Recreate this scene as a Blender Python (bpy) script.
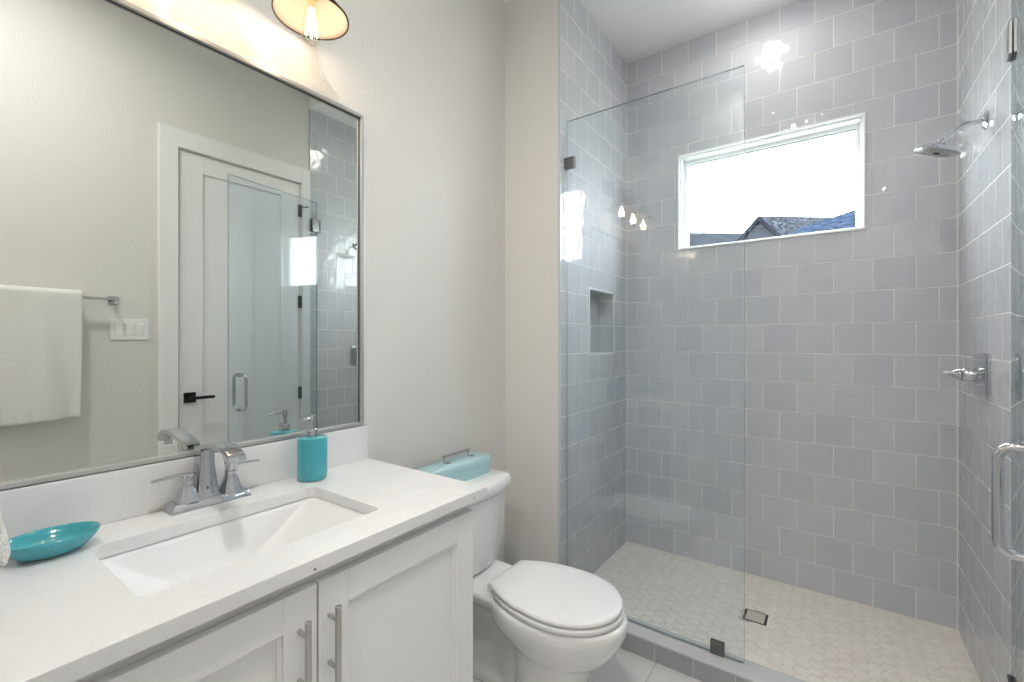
import bpy, bmesh, math, random
from math import sin, cos, pi, radians
from mathutils import Vector, Matrix
random.seed(4)
for o in list(bpy.data.objects): bpy.data.objects.remove(o)
SC = bpy.context.scene
COL = SC.collection

# ------------------------------------------------------------------ camera
CX, CZ, FPX = 1.40, 1.34, 450.8
YAW = math.atan2(321.0, FPX)
cam = bpy.data.cameras.new('camera'); cam.sensor_width = 36.0; cam.lens = FPX / 1024 * 36.0
cam.clip_start = 0.02; cam.clip_end = 300
camo = bpy.data.objects.new('camera', cam); COL.objects.link(camo)
camo.location = (CX, 0, CZ); camo.rotation_euler = (pi / 2, 0, YAW)
SC.camera = camo

def at(px, py, Y):
    """world point on the vertical plane y=Y seen at photo pixel"""
    u = (px - 512) / FPX
    dx, dy = -sin(YAW) + cos(YAW) * u, cos(YAW) + sin(YAW) * u
    s = Y / dy
    return Vector((CX + dx * s, Y, CZ + (341 - py) / FPX * s))

# ------------------------------------------------------------------ world / light / exposure
SC.view_settings.view_transform = 'Standard'
SC.view_settings.look = 'None'
SC.view_settings.gamma = 1.0
SC.view_settings.use_curve_mapping = False
SC.view_settings.exposure = 0.12
SKY = 17.0
wd = bpy.data.worlds.new('overcast_sky'); SC.world = wd; wd.use_nodes = True
wn = wd.node_tree.nodes
wn['Background'].inputs[0].default_value = (0.90, 0.95, 1.0, 1)
wn['Background'].inputs[1].default_value = SKY

def lamp(name, kind, loc, power, color, size=0.1, rot=(0, 0, 0), parent=None, spread=None):
    l = bpy.data.lights.new(name, kind); l.energy = power; l.color = color
    if kind == 'AREA':
        l.shape = 'DISK'; l.size = size
        if spread: l.spread = spread
    else:
        l.shadow_soft_size = size
    o = bpy.data.objects.new(name, l); COL.objects.link(o); o.location = loc; o.rotation_euler = rot
    if parent: o.parent = parent; 
    return o

P_BULB, P_SHOWER, P_ROOM, P_FILL = .62, 2.6, 17.0, 17.0
WARM = (1.0, 0.86, 0.70); NEUT = (1.0, 0.975, 0.94)

# ------------------------------------------------------------------ materials
def mat(name, base=(.8, .8, .8), rough=.5, metal=0., spec=.5, coat=0., sheen=0., trans=0., ior=1.45):
    m = bpy.data.materials.new(name); m.use_nodes = True
    b = m.node_tree.nodes['Principled BSDF']
    b.inputs['Base Color'].default_value = (*base, 1)
    b.inputs['Roughness'].default_value = rough
    b.inputs['Metallic'].default_value = metal
    b.inputs['Specular IOR Level'].default_value = spec
    b.inputs['Coat Weight'].default_value = coat
    b.inputs['Sheen Weight'].default_value = sheen
    b.inputs['Transmission Weight'].default_value = trans
    b.inputs['IOR'].default_value = ior
    return m

def N(m, t, **kw):
    n = m.node_tree.nodes.new(t)
    for k, v in kw.items(): setattr(n, k, v)
    return n
def L(m, a, b): m.node_tree.links.new(a, b)

def noise_bump(m, scale, strength, dist=0.002, detail=3, rough_to=None):
    b = m.node_tree.nodes['Principled BSDF']
    g = N(m, 'ShaderNodeNewGeometry'); n = N(m, 'ShaderNodeTexNoise')
    n.inputs['Scale'].default_value = scale; n.inputs['Detail'].default_value = detail
    L(m, g.outputs['Position'], n.inputs['Vector'])
    bp = N(m, 'ShaderNodeBump'); bp.inputs['Strength'].default_value = strength; bp.inputs['Distance'].default_value = dist
    L(m, n.outputs['Fac'], bp.inputs['Height']); L(m, bp.outputs[0], b.inputs['Normal'])
    return n

def noise_color(m, scale, c1, c2, lo=.35, hi=.65, detail=4, distortion=0.):
    b = m.node_tree.nodes['Principled BSDF']
    g = N(m, 'ShaderNodeNewGeometry'); n = N(m, 'ShaderNodeTexNoise')
    n.inputs['Scale'].default_value = scale; n.inputs['Detail'].default_value = detail
    n.inputs['Distortion'].default_value = distortion
    L(m, g.outputs['Position'], n.inputs['Vector'])
    r = N(m, 'ShaderNodeValToRGB')
    r.color_ramp.elements[0].position = lo; r.color_ramp.elements[0].color = (*c1, 1)
    r.color_ramp.elements[1].position = hi; r.color_ramp.elements[1].color = (*c2, 1)
    L(m, n.outputs['Fac'], r.inputs[0]); L(m, r.outputs[0], b.inputs['Base Color'])
    return r

M = {}
M['wall'] = mat('painted_wall', (.735, .72, .69), .55, spec=.3); noise_bump(M['wall'], 110, .35, .004)
M['ceil'] = mat('ceiling_paint', (.90, .90, .895), .7, spec=.2); noise_bump(M['ceil'], 90, .2, .003)
M['white'] = mat('white_satin_paint', (.84, .84, .84), .32); noise_bump(M['white'], 40, .04, .001)
M['vinyl'] = mat('white_vinyl', (.90, .91, .93), .3)
M['ceramic'] = mat('white_ceramic', (.83, .83, .825), .12, coat=.4); noise_bump(M['ceramic'], 6, .01, .001)
M['sink'] = mat('white_sink_ceramic', (.87, .875, .885), .38, coat=.0)
M['chrome'] = mat('chrome', (.58, .60, .63), .05, 1.0)
M['nickel'] = mat('brushed_nickel', (.52, .51, .50), .28, 1.0); noise_bump(M['nickel'], 300, .05, .0005)
M['mirror'] = mat('mirror_glass', (.77, .80, .77), .0, 1.0)
M['clamp'] = mat('dark_chrome', (.20, .20, .20), .3, 1.0)
M['black'] = mat('black_metal', (.012, .012, .012), .35)
M['dark'] = mat('dark_gap', (.03, .03, .03), .6)
M['bronze'] = mat('dark_bronze', (.06, .045, .03), .35, .8)
M['copper'] = mat('warm_brass_lining', (.46, .37, .31), .6, 0.)
M['aqua'] = mat('aqua_ceramic', (.06, .39, .46), .12, coat=.5)
M['box'] = mat('pale_aqua_box', (.40, .62, .66), .35); noise_bump(M['box'], 60, .05, .001)
M['box_lid'] = mat('pale_aqua_lid', (.45, .66, .70), .3)
M['towel'] = mat('white_terry', (.84, .83, .81), .95, spec=.1, sheen=.5); noise_bump(M['towel'], 260, .9, .006)
M['plastic'] = mat('white_plastic', (.86, .86, .86), .35)
M['paper'] = mat('white_paper', (.85, .84, .83), .9, spec=.1); noise_bump(M['paper'], 90, .2, .002)
M['grout_floor'] = mat('floor_grout', (.60, .57, .53), .8)
M['hex'] = mat('hex_marble', (.80, .77, .73), .35); noise_color(M['hex'], 26, (.82, .765, .70), (.90, .85, .79))
M['drain_cap'] = mat('drain_insert', (.62, .575, .50), .45)
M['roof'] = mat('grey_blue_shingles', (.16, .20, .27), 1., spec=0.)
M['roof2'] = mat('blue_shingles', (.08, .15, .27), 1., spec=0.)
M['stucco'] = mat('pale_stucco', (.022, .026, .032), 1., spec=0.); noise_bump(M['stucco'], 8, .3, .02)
M['ground'] = mat('ground', (.18, .2, .14), .95)
M['fascia'] = mat('dark_fascia', (.006, .007, .011), 1., spec=0.)
M['brass'] = mat('valve_brass', (.75, .55, .32), .3, 1.0)

M['quartz'] = mat('white_quartz', (.80, .80, .80), .22, coat=.2)
_r = noise_color(M['quartz'], 5.5, (.815, .815, .815), (.83, .83, .83), .2, .8, 8, 1.2)
_e = _r.color_ramp.elements.new(.5); _e.color = (.805, .805, .807, 1)
_e = _r.color_ramp.elements.new(.47); _e.color = (.825, .825, .825, 1)
_e = _r.color_ramp.elements.new(.53); _e.color = (.825, .825, .825, 1)

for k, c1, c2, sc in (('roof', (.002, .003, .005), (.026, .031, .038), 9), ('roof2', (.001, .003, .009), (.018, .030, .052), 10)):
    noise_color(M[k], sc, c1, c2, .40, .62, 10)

# room floor: large format pale porcelain with thin joints
def tile_nodes(m, ua, va, bw, rh, off, mortar, uo, vo):
    """brick texture on world position axes; returns (mask, rand)"""
    g = N(m, 'ShaderNodeNewGeometry'); sp = N(m, 'ShaderNodeSeparateXYZ'); L(m, g.outputs['Position'], sp.inputs[0])
    au = N(m, 'ShaderNodeMath', operation='ADD'); au.inputs[1].default_value = uo; L(m, sp.outputs[ua], au.inputs[0])
    av = N(m, 'ShaderNodeMath', operation='ADD'); av.inputs[1].default_value = vo; L(m, sp.outputs[va], av.inputs[0])
    cb = N(m, 'ShaderNodeCombineXYZ'); L(m, au.outputs[0], cb.inputs[0]); L(m, av.outputs[0], cb.inputs[1])
    br = N(m, 'ShaderNodeTexBrick'); br.offset = off; br.offset_frequency = 2; br.squash = 1.0
    br.inputs['Scale'].default_value = 1.0
    br.inputs['Brick Width'].default_value = bw; br.inputs['Row Height'].default_value = rh
    br.inputs['Mortar Size'].default_value = mortar; br.inputs['Mortar Smooth'].default_value = .12
    br.inputs['Bias'].default_value = 0.
    br.inputs['Color1'].default_value = (0, 0, 0, 1); br.inputs['Color2'].default_value = (1, 1, 1, 1); br.inputs['Mortar'].default_value = (.5, .5, .5, 1)
    L(m, cb.outputs[0], br.inputs['Vector'])
    return g, br

def tile_material(name, ua, va, bw, rh, uo, vo, ca, cb_, grout, mortar=.0020, off=.5, rough=.07, wave=1.0):
    m = mat(name, ca, rough, coat=.15); b = m.node_tree.nodes['Principled BSDF']
    g, br = tile_nodes(m, ua, va, bw, rh, off, mortar, uo, vo)
    # colour: per tile shade and soft cloudy glaze
    mx = N(m, 'ShaderNodeMix', data_type='RGBA'); mx.inputs[6].default_value = (*ca, 1); mx.inputs[7].default_value = (*cb_, 1)
    n0 = N(m, 'ShaderNodeTexNoise', noise_dimensions='4D'); n0.inputs['Scale'].default_value = 9; n0.inputs['Detail'].default_value = 3
    w = N(m, 'ShaderNodeMath', operation='MULTIPLY'); w.inputs[1].default_value = 37.0; L(m, br.outputs['Color'], w.inputs[0])
    L(m, g.outputs['Position'], n0.inputs['Vector']); L(m, w.outputs[0], n0.inputs['W'])
    av = N(m, 'ShaderNodeMath', operation='MULTIPLY_ADD'); av.inputs[1].default_value = .55; 
    L(m, br.outputs['Color'], av.inputs[0])
    hv = N(m, 'ShaderNodeMath', operation='MULTIPLY'); hv.inputs[1].default_value = .5; L(m, n0.outputs['Fac'], hv.inputs[0])
    L(m, hv.outputs[0], av.inputs[2]); L(m, av.outputs[0], mx.inputs[0])
    mg = N(m, 'ShaderNodeMix', data_type='RGBA'); mg.inputs[7].default_value = (*grout, 1)
    L(m, mx.outputs[2], mg.inputs[6]); L(m, br.outputs['Fac'], mg.inputs[0]); L(m, mg.outputs[2], b.inputs['Base Color'])
    rr = N(m, 'ShaderNodeMix', data_type='FLOAT'); rr.inputs[2].default_value = rough; rr.inputs[3].default_value = .7
    L(m, br.outputs['Fac'], rr.inputs[0]); L(m, rr.outputs[0], b.inputs['Roughness'])
    # relief: recessed grout + hand-made wave, different on every tile
    n1 = N(m, 'ShaderNodeTexNoise', noise_dimensions='4D'); n1.inputs['Scale'].default_value = 13; n1.inputs['Detail'].default_value = 1.0
    L(m, g.outputs['Position'], n1.inputs['Vector']); L(m, w.outputs[0], n1.inputs['W'])
    h = N(m, 'ShaderNodeMath', operation='MULTIPLY'); h.inputs[1].default_value = wave; L(m, n1.outputs['Fac'], h.inputs[0])
    hm = N(m, 'ShaderNodeMath', operation='MULTIPLY'); hm.inputs[1].default_value = -.35; L(m, br.outputs['Fac'], hm.inputs[0])
    ad = N(m, 'ShaderNodeMath', operation='ADD'); L(m, h.outputs[0], ad.inputs[0]); L(m, hm.outputs[0], ad.inputs[1])
    bp = N(m, 'ShaderNodeBump'); bp.inputs['Strength'].default_value = 1.0; bp.inputs['Distance'].default_value = .0055
    L(m, ad.outputs[0], bp.inputs['Height']); L(m, bp.outputs[0], b.inputs['Normal'])
    return m

PT = .1533
TA, TB, GR = (.50, .525, .565), (.60, .615, .635), (.86, .85, .82)
VO = -.2028 + PT * 20          # row joints at z = .2028 + n*PT
M['tile_x'] = tile_material('glazed_tile_back', 'X', 'Z', .155, PT, -1.7117 + .155 * 20, VO, TA, TB, GR)
M['tile_y'] = tile_material('glazed_tile_side', 'Y', 'Z', PT, PT, -2.769 + PT * 30 + .03, VO, TA, TB, GR)
M['curb'] = tile_material('curb_tile', 'X', 'Y', .1533, 1.0, .05, 5.0, (.33, .345, .35), (.40, .415, .42), (.55, .54, .52))
M['floor'] = tile_material('pale_porcelain', 'Y', 'X', .6, .31, .17 + 6, -.80 + 6.2, (.66, .655, .64), (.71, .705, .69), (.42, .41, .39), mortar=.0015, off=.5, rough=.3, wave=.1)

def glass_mat(name, tint, ior=1.5, refl=1.0, edge=False):
    m = bpy.data.materials.new(name); m.use_nodes = True; nt = m.node_tree
    nt.nodes.clear()
    out = N(m, 'ShaderNodeOutputMaterial'); t = N(m, 'ShaderNodeBsdfTransparent'); g = N(m, 'ShaderNodeBsdfGlossy')
    t.inputs[0].default_value = (*tint, 1); g.inputs['Roughness'].default_value = 0.0; g.inputs[0].default_value = (.95, .98, 1, 1)
    fr = N(m, 'ShaderNodeFresnel'); fr.inputs[0].default_value = ior
    # the fresnel node inverts ior on back faces; use a facing-independent value
    geo = N(m, 'ShaderNodeNewGeometry')
    mxi = N(m, 'ShaderNodeMix', data_type='FLOAT'); mxi.inputs[2].default_value = ior; mxi.inputs[3].default_value = 1 / ior
    L(m, geo.outputs['Backfacing'], mxi.inputs[0]); L(m, mxi.outputs[0], fr.inputs[0])
    k = N(m, 'ShaderNodeMath', operation='MULTIPLY'); k.inputs[1].default_value = refl; L(m, fr.outputs[0], k.inputs[0])
    mx = N(m, 'ShaderNodeMixShader'); L(m, k.outputs[0], mx.inputs[0]); L(m, t.outputs[0], mx.inputs[1]); L(m, g.outputs[0], mx.inputs[2])
    L(m, mx.outputs[0], out.inputs[0])
    return m
M['glass'] = glass_mat('clear_shower_glass', (.965, .985, .995), 1.6, 1.0)
M['pane'] = glass_mat('window_glass', (.98, .99, .99), 1.45, .8)
M['bulbglass'] = glass_mat('bulb_glass', (.99, .97, .93), 1.15, 1.0)
M['glass_edge'] = mat('glass_edge', (.24, .30, .31), .15, spec=.6)
def emis(name, c, s):
    m = mat(name, c, .5); b = m.node_tree.nodes['Principled BSDF']
    b.inputs['Emission Color'].default_value = (*c, 1); b.inputs['Emission Strength'].default_value = s
    return m
M['filament'] = emis('glowing_filament', (1, .84, .62), 22.)
M['lens'] = emis('lit_lens', (1, .96, .90), 8.)

# ------------------------------------------------------------------ mesh helpers
def finish(name, bm, m, parent=None, smooth=False, bevel=0., seg=2, mats=None, subsurf=0, sharp=40):
    bmesh.ops.recalc_face_normals(bm, faces=bm.faces)
    me = bpy.data.meshes.new(name); bm.to_mesh(me); bm.free()
    o = bpy.data.objects.new(name, me); COL.objects.link(o)
    for mm in (mats or [m]): me.materials.append(mm)
    if smooth:
        for p in me.polygons: p.use_smooth = True
        try: me.set_sharp_from_angle(angle=radians(sharp))
        except Exception: pass
    if bevel > 0:
        b = o.modifiers.new('bevel', 'BEVEL'); b.width = bevel; b.segments = seg; b.limit_method = 'ANGLE'; b.angle_limit = radians(35)
    if subsurf:
        s = o.modifiers.new('sub', 'SUBSURF'); s.levels = subsurf; s.render_levels = subsurf
    if parent is not None:
        o.parent = parent
        o.matrix_parent_inverse = Matrix.Translation(parent.location).inverted() if parent.parent is None and parent.type == 'EMPTY' else Matrix.Identity(4)
    return o

def box(bm, lo, hi, mi=0):
    vs = [bm.verts.new((x, y, z)) for x in (lo[0], hi[0]) for y in (lo[1], hi[1]) for z in (lo[2], hi[2])]
    for f in ((0, 1, 3, 2), (4, 6, 7, 5), (0, 4, 5, 1), (2, 3, 7, 6), (0, 2, 6, 4), (1, 5, 7, 3)):
        fc = bm.faces.new([vs[i] for i in f]); fc.material_index = mi
    return vs

def rings(bm, secs, cap=True, closed=True, mi=0):
    """loft a list of equally long point rings"""
    R = [[bm.verts.new(p) for p in s] for s in secs]
    n = len(R[0])
    for a, b in zip(R[:-1], R[1:]):
        for i in range(n if closed else n - 1):
            j = (i + 1) % n
            f = bm.faces.new((a[i], a[j], b[j], b[i])); f.material_index = mi
    if cap:
        for r in (R[0], R[-1]):
            try: f = bm.faces.new(r); f.material_index = mi
            except ValueError: pass
    return R

def lathe(bm, prof, c, axis=Vector((0, 0, 1)), n=32, cap=True):
    axis = Vector(axis).normalized(); q = Vector((0, 0, 1)).rotation_difference(axis)
    secs = [[Vector(c) + q @ Vector((r * cos(2 * pi * i / n), r * sin(2 * pi * i / n), h)) for i in range(n)] for r, h in prof]
    return rings(bm, secs, cap)

def cyl(bm, p0, p1, r, n=20, r1=None):
    p0, p1 = Vector(p0), Vector(p1)
    return lathe(bm, [(r, 0), (r if r1 is None else r1, (p1 - p0).length)], p0, p1 - p0, n)

def tube(bm, pts, r, n=14, rad=None):
    pts = [Vector(p) for p in pts]; secs = []
    t0 = (pts[1] - pts[0]).normalized(); up = t0.orthogonal().normalized()
    for i, p in enumerate(pts):
        t = (pts[min(i + 1, len(pts) - 1)] - pts[max(i - 1, 0)]).normalized()
        up = (up - t * up.dot(t)).normalized(); s = t.cross(up)
        rr = rad[i] if rad else r
        secs.append([p + (up * cos(2 * pi * k / n) + s * sin(2 * pi * k / n)) * rr for k in range(n)])
    return rings(bm, secs)

def rrect(x0, x1, y0, y1, r, n=6):
    out = []
    for cx, cy, a0 in ((x1 - r, y1 - r, 0), (x0 + r, y1 - r, 90), (x0 + r, y0 + r, 180), (x1 - r, y0 + r, 270)):
        for k in range(n + 1):
            a = radians(a0 + 90 * k / n); out.append((cx + r * cos(a), cy + r * sin(a)))
    return out

def tag(o, label=None, cat=None, group=None, kind=None):
    if label: o['label'] = label
    if cat: o['category'] = cat
    if group: o['group'] = group
    if kind: o['kind'] = kind
    return o
def thing(name, loc, label, cat, group=None):
    o = bpy.data.objects.new(name, None); COL.objects.link(o); o.location = loc; o.empty_display_size = .05
    return tag(o, label, cat, group)
def struct(name, bm, m, **kw):
    return tag(finish(name, bm, m, **kw), kind='structure')
def sub(name, bm, m, parent, **kw): return finish(name, bm, m, parent, **kw)
def boxes(name, items, m, parent=None, **kw):
    bm = bmesh.new()
    for lo, hi in items: box(bm, lo, hi)
    return finish(name, bm, m, parent, **kw)

# ------------------------------------------------------------------ room shell
W, YJ, YB, XL, XR, CE, CR = 1.86, 1.903, 2.769, .329, 1.85, 3.108, 3.36
def holed(bm, ax, a0, a1, t0, t1, z0, z1, h):
    """slab along axis ax ('x' or 'y'), thickness t0..t1 on the other axis, with hole h=(u0,u1,z0,z1)"""
    for u0, u1, za, zb in ((a0, h[0], z0, z1), (h[1], a1, z0, z1), (h[0], h[1], z0, h[2]), (h[0], h[1], h[3], z1)):
        if u1 - u0 < 1e-4: continue
        if ax == 'x': box(bm, (u0, t0, za), (u1, t1, zb))
        else: box(bm, (t0, u0, za), (t1, u1, zb))

bm = bmesh.new(); box(bm, (-.12, -1.6, -.1), (2.0, 1.88, 0)); struct('floor', bm, M['floor'])
bm = bmesh.new(); box(bm, (-.12, -1.6, CR), (2.0, YJ, CR + .1)); struct('ceiling', bm, M['ceil'])
bm = bmesh.new(); box(bm, (-.12, YJ, CE), (2.0, YB + .16, CR + .1)); struct('ceiling.001', bm, M['ceil'])
bm = bmesh.new(); box(bm, (-.12, -.12, 0), (0, YJ, CR)); box(bm, (-.12, YJ, 0), (0, YB + .16, CE)); struct('wall_left', bm, M['wall'])
bm = bmesh.new(); holed(bm, 'y', -1.6, YJ, W, W + .14, 0, CR, (1.045, 1.845, 0, 2.525)); struct('wall_right', bm, M['wall'])
bm = bmesh.new(); box(bm, (0, -.12, 0), (.82, .02, CR)); struct('wall_front', bm, M['wall'])
bm = bmesh.new(); box(bm, (.70, -1.6, 0), (.82, -.12, CR)); struct('wall_hall', bm, M['wall'])
bm = bmesh.new(); box(bm, (.82, -1.72, 0), (W, -1.6, CR)); struct('wall_hall_end', bm, M['wall'])
NY0, NY1, NZ0, NZ1, ND = 2.223, 2.548, 1.272, 1.622, .09
bm = bmesh.new(); holed(bm, 'y', YJ, YB, XL - .01 - ND, XL - .01, 0, CE, (NY0, NY1, NZ0, NZ1))
box(bm, (0, YJ, 0), (XL - .01 - ND, YB, CE)); struct('wall_alcove', bm, M['wall'])
bm = bmesh.new(); holed(bm, 'y', YJ + .004, YB, XL - .01, XL, 0, CE, (NY0, NY1, NZ0, NZ1))
struct('wall_shower_left', bm, M['tile_y'])
# niche lining
bm = bmesh.new(); e = .006
box(bm, (XL - .01 - ND, NY0 + e, NZ0 + e), (XL - ND, NY1 - e, NZ1 - e))
box(bm, (XL - .01 - ND, NY0, NZ0), (XL - .002, NY1, NZ0 + e)); box(bm, (XL - .01 - ND, NY0, NZ1 - e), (XL - .002, NY1, NZ1))
box(bm, (XL - .01 - ND, NY0, NZ0 + e), (XL - .002, NY0 + e, NZ1 - e)); box(bm, (XL - .01 - ND, NY1 - e, NZ0 + e), (XL - .002, NY1, NZ1 - e))
struct('wall_niche', bm, M['tile_y'])
bm = bmesh.new(); e = .008
box(bm, (XL - .002, NY0 - e, NZ0 - e), (XL + .003, NY1 + e, NZ0)); box(bm, (XL - .002, NY0 - e, NZ1), (XL + .003, NY1 + e, NZ1 + e))
box(bm, (XL - .002, NY0 - e, NZ0), (XL + .003, NY0, NZ1)); box(bm, (XL - .002, NY1, NZ0), (XL + .003, NY1 + e, NZ1))
struct('trim_1', bm, M['vinyl'])
# right shower wall
bm = bmesh.new(); box(bm, (XR, YJ + .004, 0), (W, YB, CE)); struct('wall_shower_right', bm, M['tile_y'])
bm = bmesh.new(); box(bm, (W, YJ, 0), (W + .14, YB + .16, CE)); struct('wall_right_rear', bm, M['wall'])
# back wall with window
WX0, WX1, WZ0, WZ1 = .645, 1.528, 1.881, 2.446
bm = bmesh.new(); holed(bm, 'x', 0, W, YB, YB + .16, 0, CE, (WX0, WX1, WZ0, WZ1)); struct('wall_back', bm, M['tile_x'])
# edge trims of the tile
bm = bmesh.new(); box(bm, (XL - .01, YJ - .001, .0), (XL + .001, YJ + .004, CE)); box(bm, (XR - .001, YJ - .001, 0), (W, YJ + .004, CE))
struct('trim_2', bm, mat('edge_trim', (.55, .60, .62), .25))
# corner grout
bm = bmesh.new(); box(bm, (XL, YB - .003, .06), (XL + .003, YB, CE)); box(bm, (XR - .003, YB - .003, .06), (XR, YB, CE))
struct('trim_3', bm, mat('corner_grout', GR, .7))

# window
win = bpy.data.objects.new('window_1', None); COL.objects.link(win); win.location = (1.09, YB, WZ0); tag(win, kind='structure')
bm = bmesh.new()
def frame(bm, x0, x1, z0, z1, y0, y1, t, tb=None):
    tb = tb or t
    box(bm, (x0, y0, z0), (x0 + t, y1, z1)); box(bm, (x1 - t, y0, z0), (x1, y1, z1))
    box(bm, (x0 + t, y0, z0), (x1 - t, y1, z0 + tb)); box(bm, (x0 + t, y0, z1 - t), (x1 - t, y1, z1))
frame(bm, WX0, WX1, WZ0, WZ1, YB - .008, YB + .012, .009)
frame(bm, WX0 + .005, WX1 - .005, WZ0 + .005, WZ1 - .005, YB + .012, YB + .075, .012)
frame(bm, WX0 + .002, WX1 - .002, WZ0 + .002, WZ1 - .002, YB + .075, YB + .12, .034, .028)
sub('window_frame', bm, M['vinyl'], win, bevel=.0015)
bm = bmesh.new(); frame(bm, WX0 + .034, WX1 - .034, WZ0 + .028, WZ1 - .034, YB + .084, YB + .10, .003); sub('glazing_gasket', bm, mat('grey_gasket', (.08, .09, .11), .6), win)
bm = bmesh.new(); box(bm, (WX0 + .036, YB + .09, WZ0 + .03), (WX1 - .036, YB + .094, WZ1 - .036)); sub('pane', bm, M['pane'], win)

# shower base: curb + hexagon mosaic
SF = .0635
bm = bmesh.new(); box(bm, (XL - .01, 1.878, 0), (XR + .01, 1.985, .074)); struct('trim_4', bm, M['curb'])
bm = bmesh.new(); box(bm, (XL - .01, 1.877, .074), (XR + .01, 1.987, .084)); struct('trim_6', bm, mat('curb_top_sheen', (.60, .61, .61), .12, coat=.4), bevel=.003)  # curb top coloured paler to stand for its grazing reflection
bm = bmesh.new(); box(bm, (XL - .01, 1.985, 0), (XR + .01, YB, SF - .0015))
F = .0535; px_ = F * .866; Rh = F / math.sqrt(3) - .0012
def clip(poly, fn_axis, val, keep_gt):
    out = []
    for i in range(len(poly)):
        a, b = poly[i], poly[(i + 1) % len(poly)]
        ia = (a[fn_axis] > val) == keep_gt; ib = (b[fn_axis] > val) == keep_gt
        if ia: out.append(a)
        if ia != ib:
            t = (val - a[fn_axis]) / (b[fn_axis] - a[fn_axis]); out.append((a[0] + (b[0] - a[0]) * t, a[1] + (b[1] - a[1]) * t))
    return out
DX0, DX1, DY0, DY1 = 1.060, 1.156, 2.304, 2.400
ci = 0; x = XL
while x < XR + px_:
    y = 1.99 + (F / 2 if ci % 2 else 0)
    while y < YB + F:
        poly = [(x + Rh * cos(radians(60 * k)), y + Rh * sin(radians(60 * k))) for k in range(6)]
        for ax, v, g in ((0, XL, True), (0, XR, False), (1, 1.986, True), (1, YB, False)):
            if poly: poly = clip(poly, ax, v, g)
        if len(poly) > 2 and not (DX0 < x < DX1 and DY0 < y < DY1):
            dz = random.uniform(-.0002, .0002)
            rings(bm, [[(p[0], p[1], SF - .003) for p in poly], [(p[0], p[1], SF - .0006 + dz) for p in poly],
                       [(x + (p[0] - x) * .95, y + (p[1] - y) * .95, SF + dz) for p in poly]], mi=1)
        y += F
    x += px_; ci += 1
o = struct('floor.001', bm, None, mats=[M['grout_floor'], M['hex']])
# drain
dr = thing('shower_drain', ((DX0 + DX1) / 2, (DY0 + DY1) / 2, SF), 'square tile insert drain with dark slots set in hexagon mosaic shower floor', 'drain')
bm = bmesh.new(); frame_y = SF + .0012
for lo, hi in (((DX0, DY0), (DX1, DY0 + .007)), ((DX0, DY1 - .007), (DX1, DY1)), ((DX0, DY0), (DX0 + .012, DY1)), ((DX1 - .012, DY0), (DX1, DY1))):
    box(bm, (lo[0], lo[1], SF - .001), (hi[0], hi[1], SF + .001))
sub('slot_frame', bm, M['black'], dr)
bm = bmesh.new(); box(bm, (DX0 + .010, DY0 + .007, SF - .001), (DX1 - .010, DY1 - .007, SF + .0022)); sub('tile_insert', bm, M['drain_cap'], dr, bevel=.001)

# baseboards
bm = bmesh.new(); box(bm, (0, 1.04, 0), (.014, YJ, .13)); struct('baseboard_left', bm, M['white'], bevel=.003)
bm = bmesh.new(); box(bm, (.014, YJ - .014, 0), (.318, YJ, .13)); struct('baseboard_alcove', bm, M['white'], bevel=.003)
bm = bmesh.new(); box(bm, (W - .014, -1.6, 0), (W, .955, .13)); struct('baseboard_right', bm, M['white'], bevel=.003)

# door on the right wall (seen in the mirror)
door = bpy.data.objects.new('door_1', None); COL.objects.link(door); door.location = (W, 1.45, 0); tag(door, kind='structure')
DYa, DYb, DZ = 1.062, 1.828, 2.512
bm = bmesh.new(); st = .13
box(bm, (W + .012, DYa, .01), (W + .04, DYb, DZ))
for y0, y1, z0, z1 in ((DYa, DYa + st, .01, DZ), (DYb - st - .01, DYb, .01, DZ), (DYa + st, DYb - st - .01, DZ - .115, DZ), (DYa + st, DYb - st - .01, .01, .22)):
    box(bm, (W + .002, y0, z0), (W + .012, y1, z1))
sub('door_leaf', bm, M['white'], door, bevel=.0015)
bm = bmesh.new()
box(bm, (W - .004, DYa - .017, 0), (W + .14, DYa - .004, DZ + .013)); box(bm, (W - .004, DYb + .004, 0), (W + .14, DYb + .017, DZ + .013)); box(bm, (W - .004, DYa - .004, DZ + .004), (W + .14, DYb + .004, DZ + .013))
sub('jamb', bm, M['white'], door)
bm = bmesh.new(); box(bm, (W + .045, DYa - .004, 0), (W + .06, DYb + .004, DZ + .004)); sub('gap_shade_sheet', bm, M['dark'], door)  # dark sheet across the opening; its colour stands for shade in the gaps
h = bmesh.new(); box(h, (W - .008, 1.086, .957), (W + .002, 1.150, 1.021)); cyl(h, (W - .008, 1.118, .989), (W - .055, 1.118, .989), .011)
box(h, (W - .066, 1.106, .980), (W - .050, 1.235, .998)); sub('door_handle', h, M['black'], door, bevel=.001)
for z in (2.313, 1.632, .955, .27):
    h = bmesh.new(); cyl(h, (W - .006, DYb + .003, z - .045), (W - .006, DYb + .003, z + .045), .0075, 12); box(h, (W - .005, DYb - .012, z - .045), (W + .002, DYb + .018, z + .045))
    if z > 2: cyl(h, (W - .006, DYb + .003, z + .03), (W - .045, DYb + .04, z + .03), .005, 10); cyl(h, (W - .006, DYb + .003, z + .03), (W - .04, DYb - .03, z + .03), .004, 10)
    sub('hinge', h, M['black'], door)
bm = bmesh.new(); c0, c1 = .957, 1.902
box(bm, (W - .018, c0, 0), (W, DYa - .008, 2.632)); box(bm, (W - .018, DYb + .012, 0), (W, c1, 2.632)); box(bm, (W - .018, DYa - .008, DZ + .008), (W, DYb + .012, 2.632))
struct('trim_5', bm, M['white'], bevel=.002)

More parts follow.
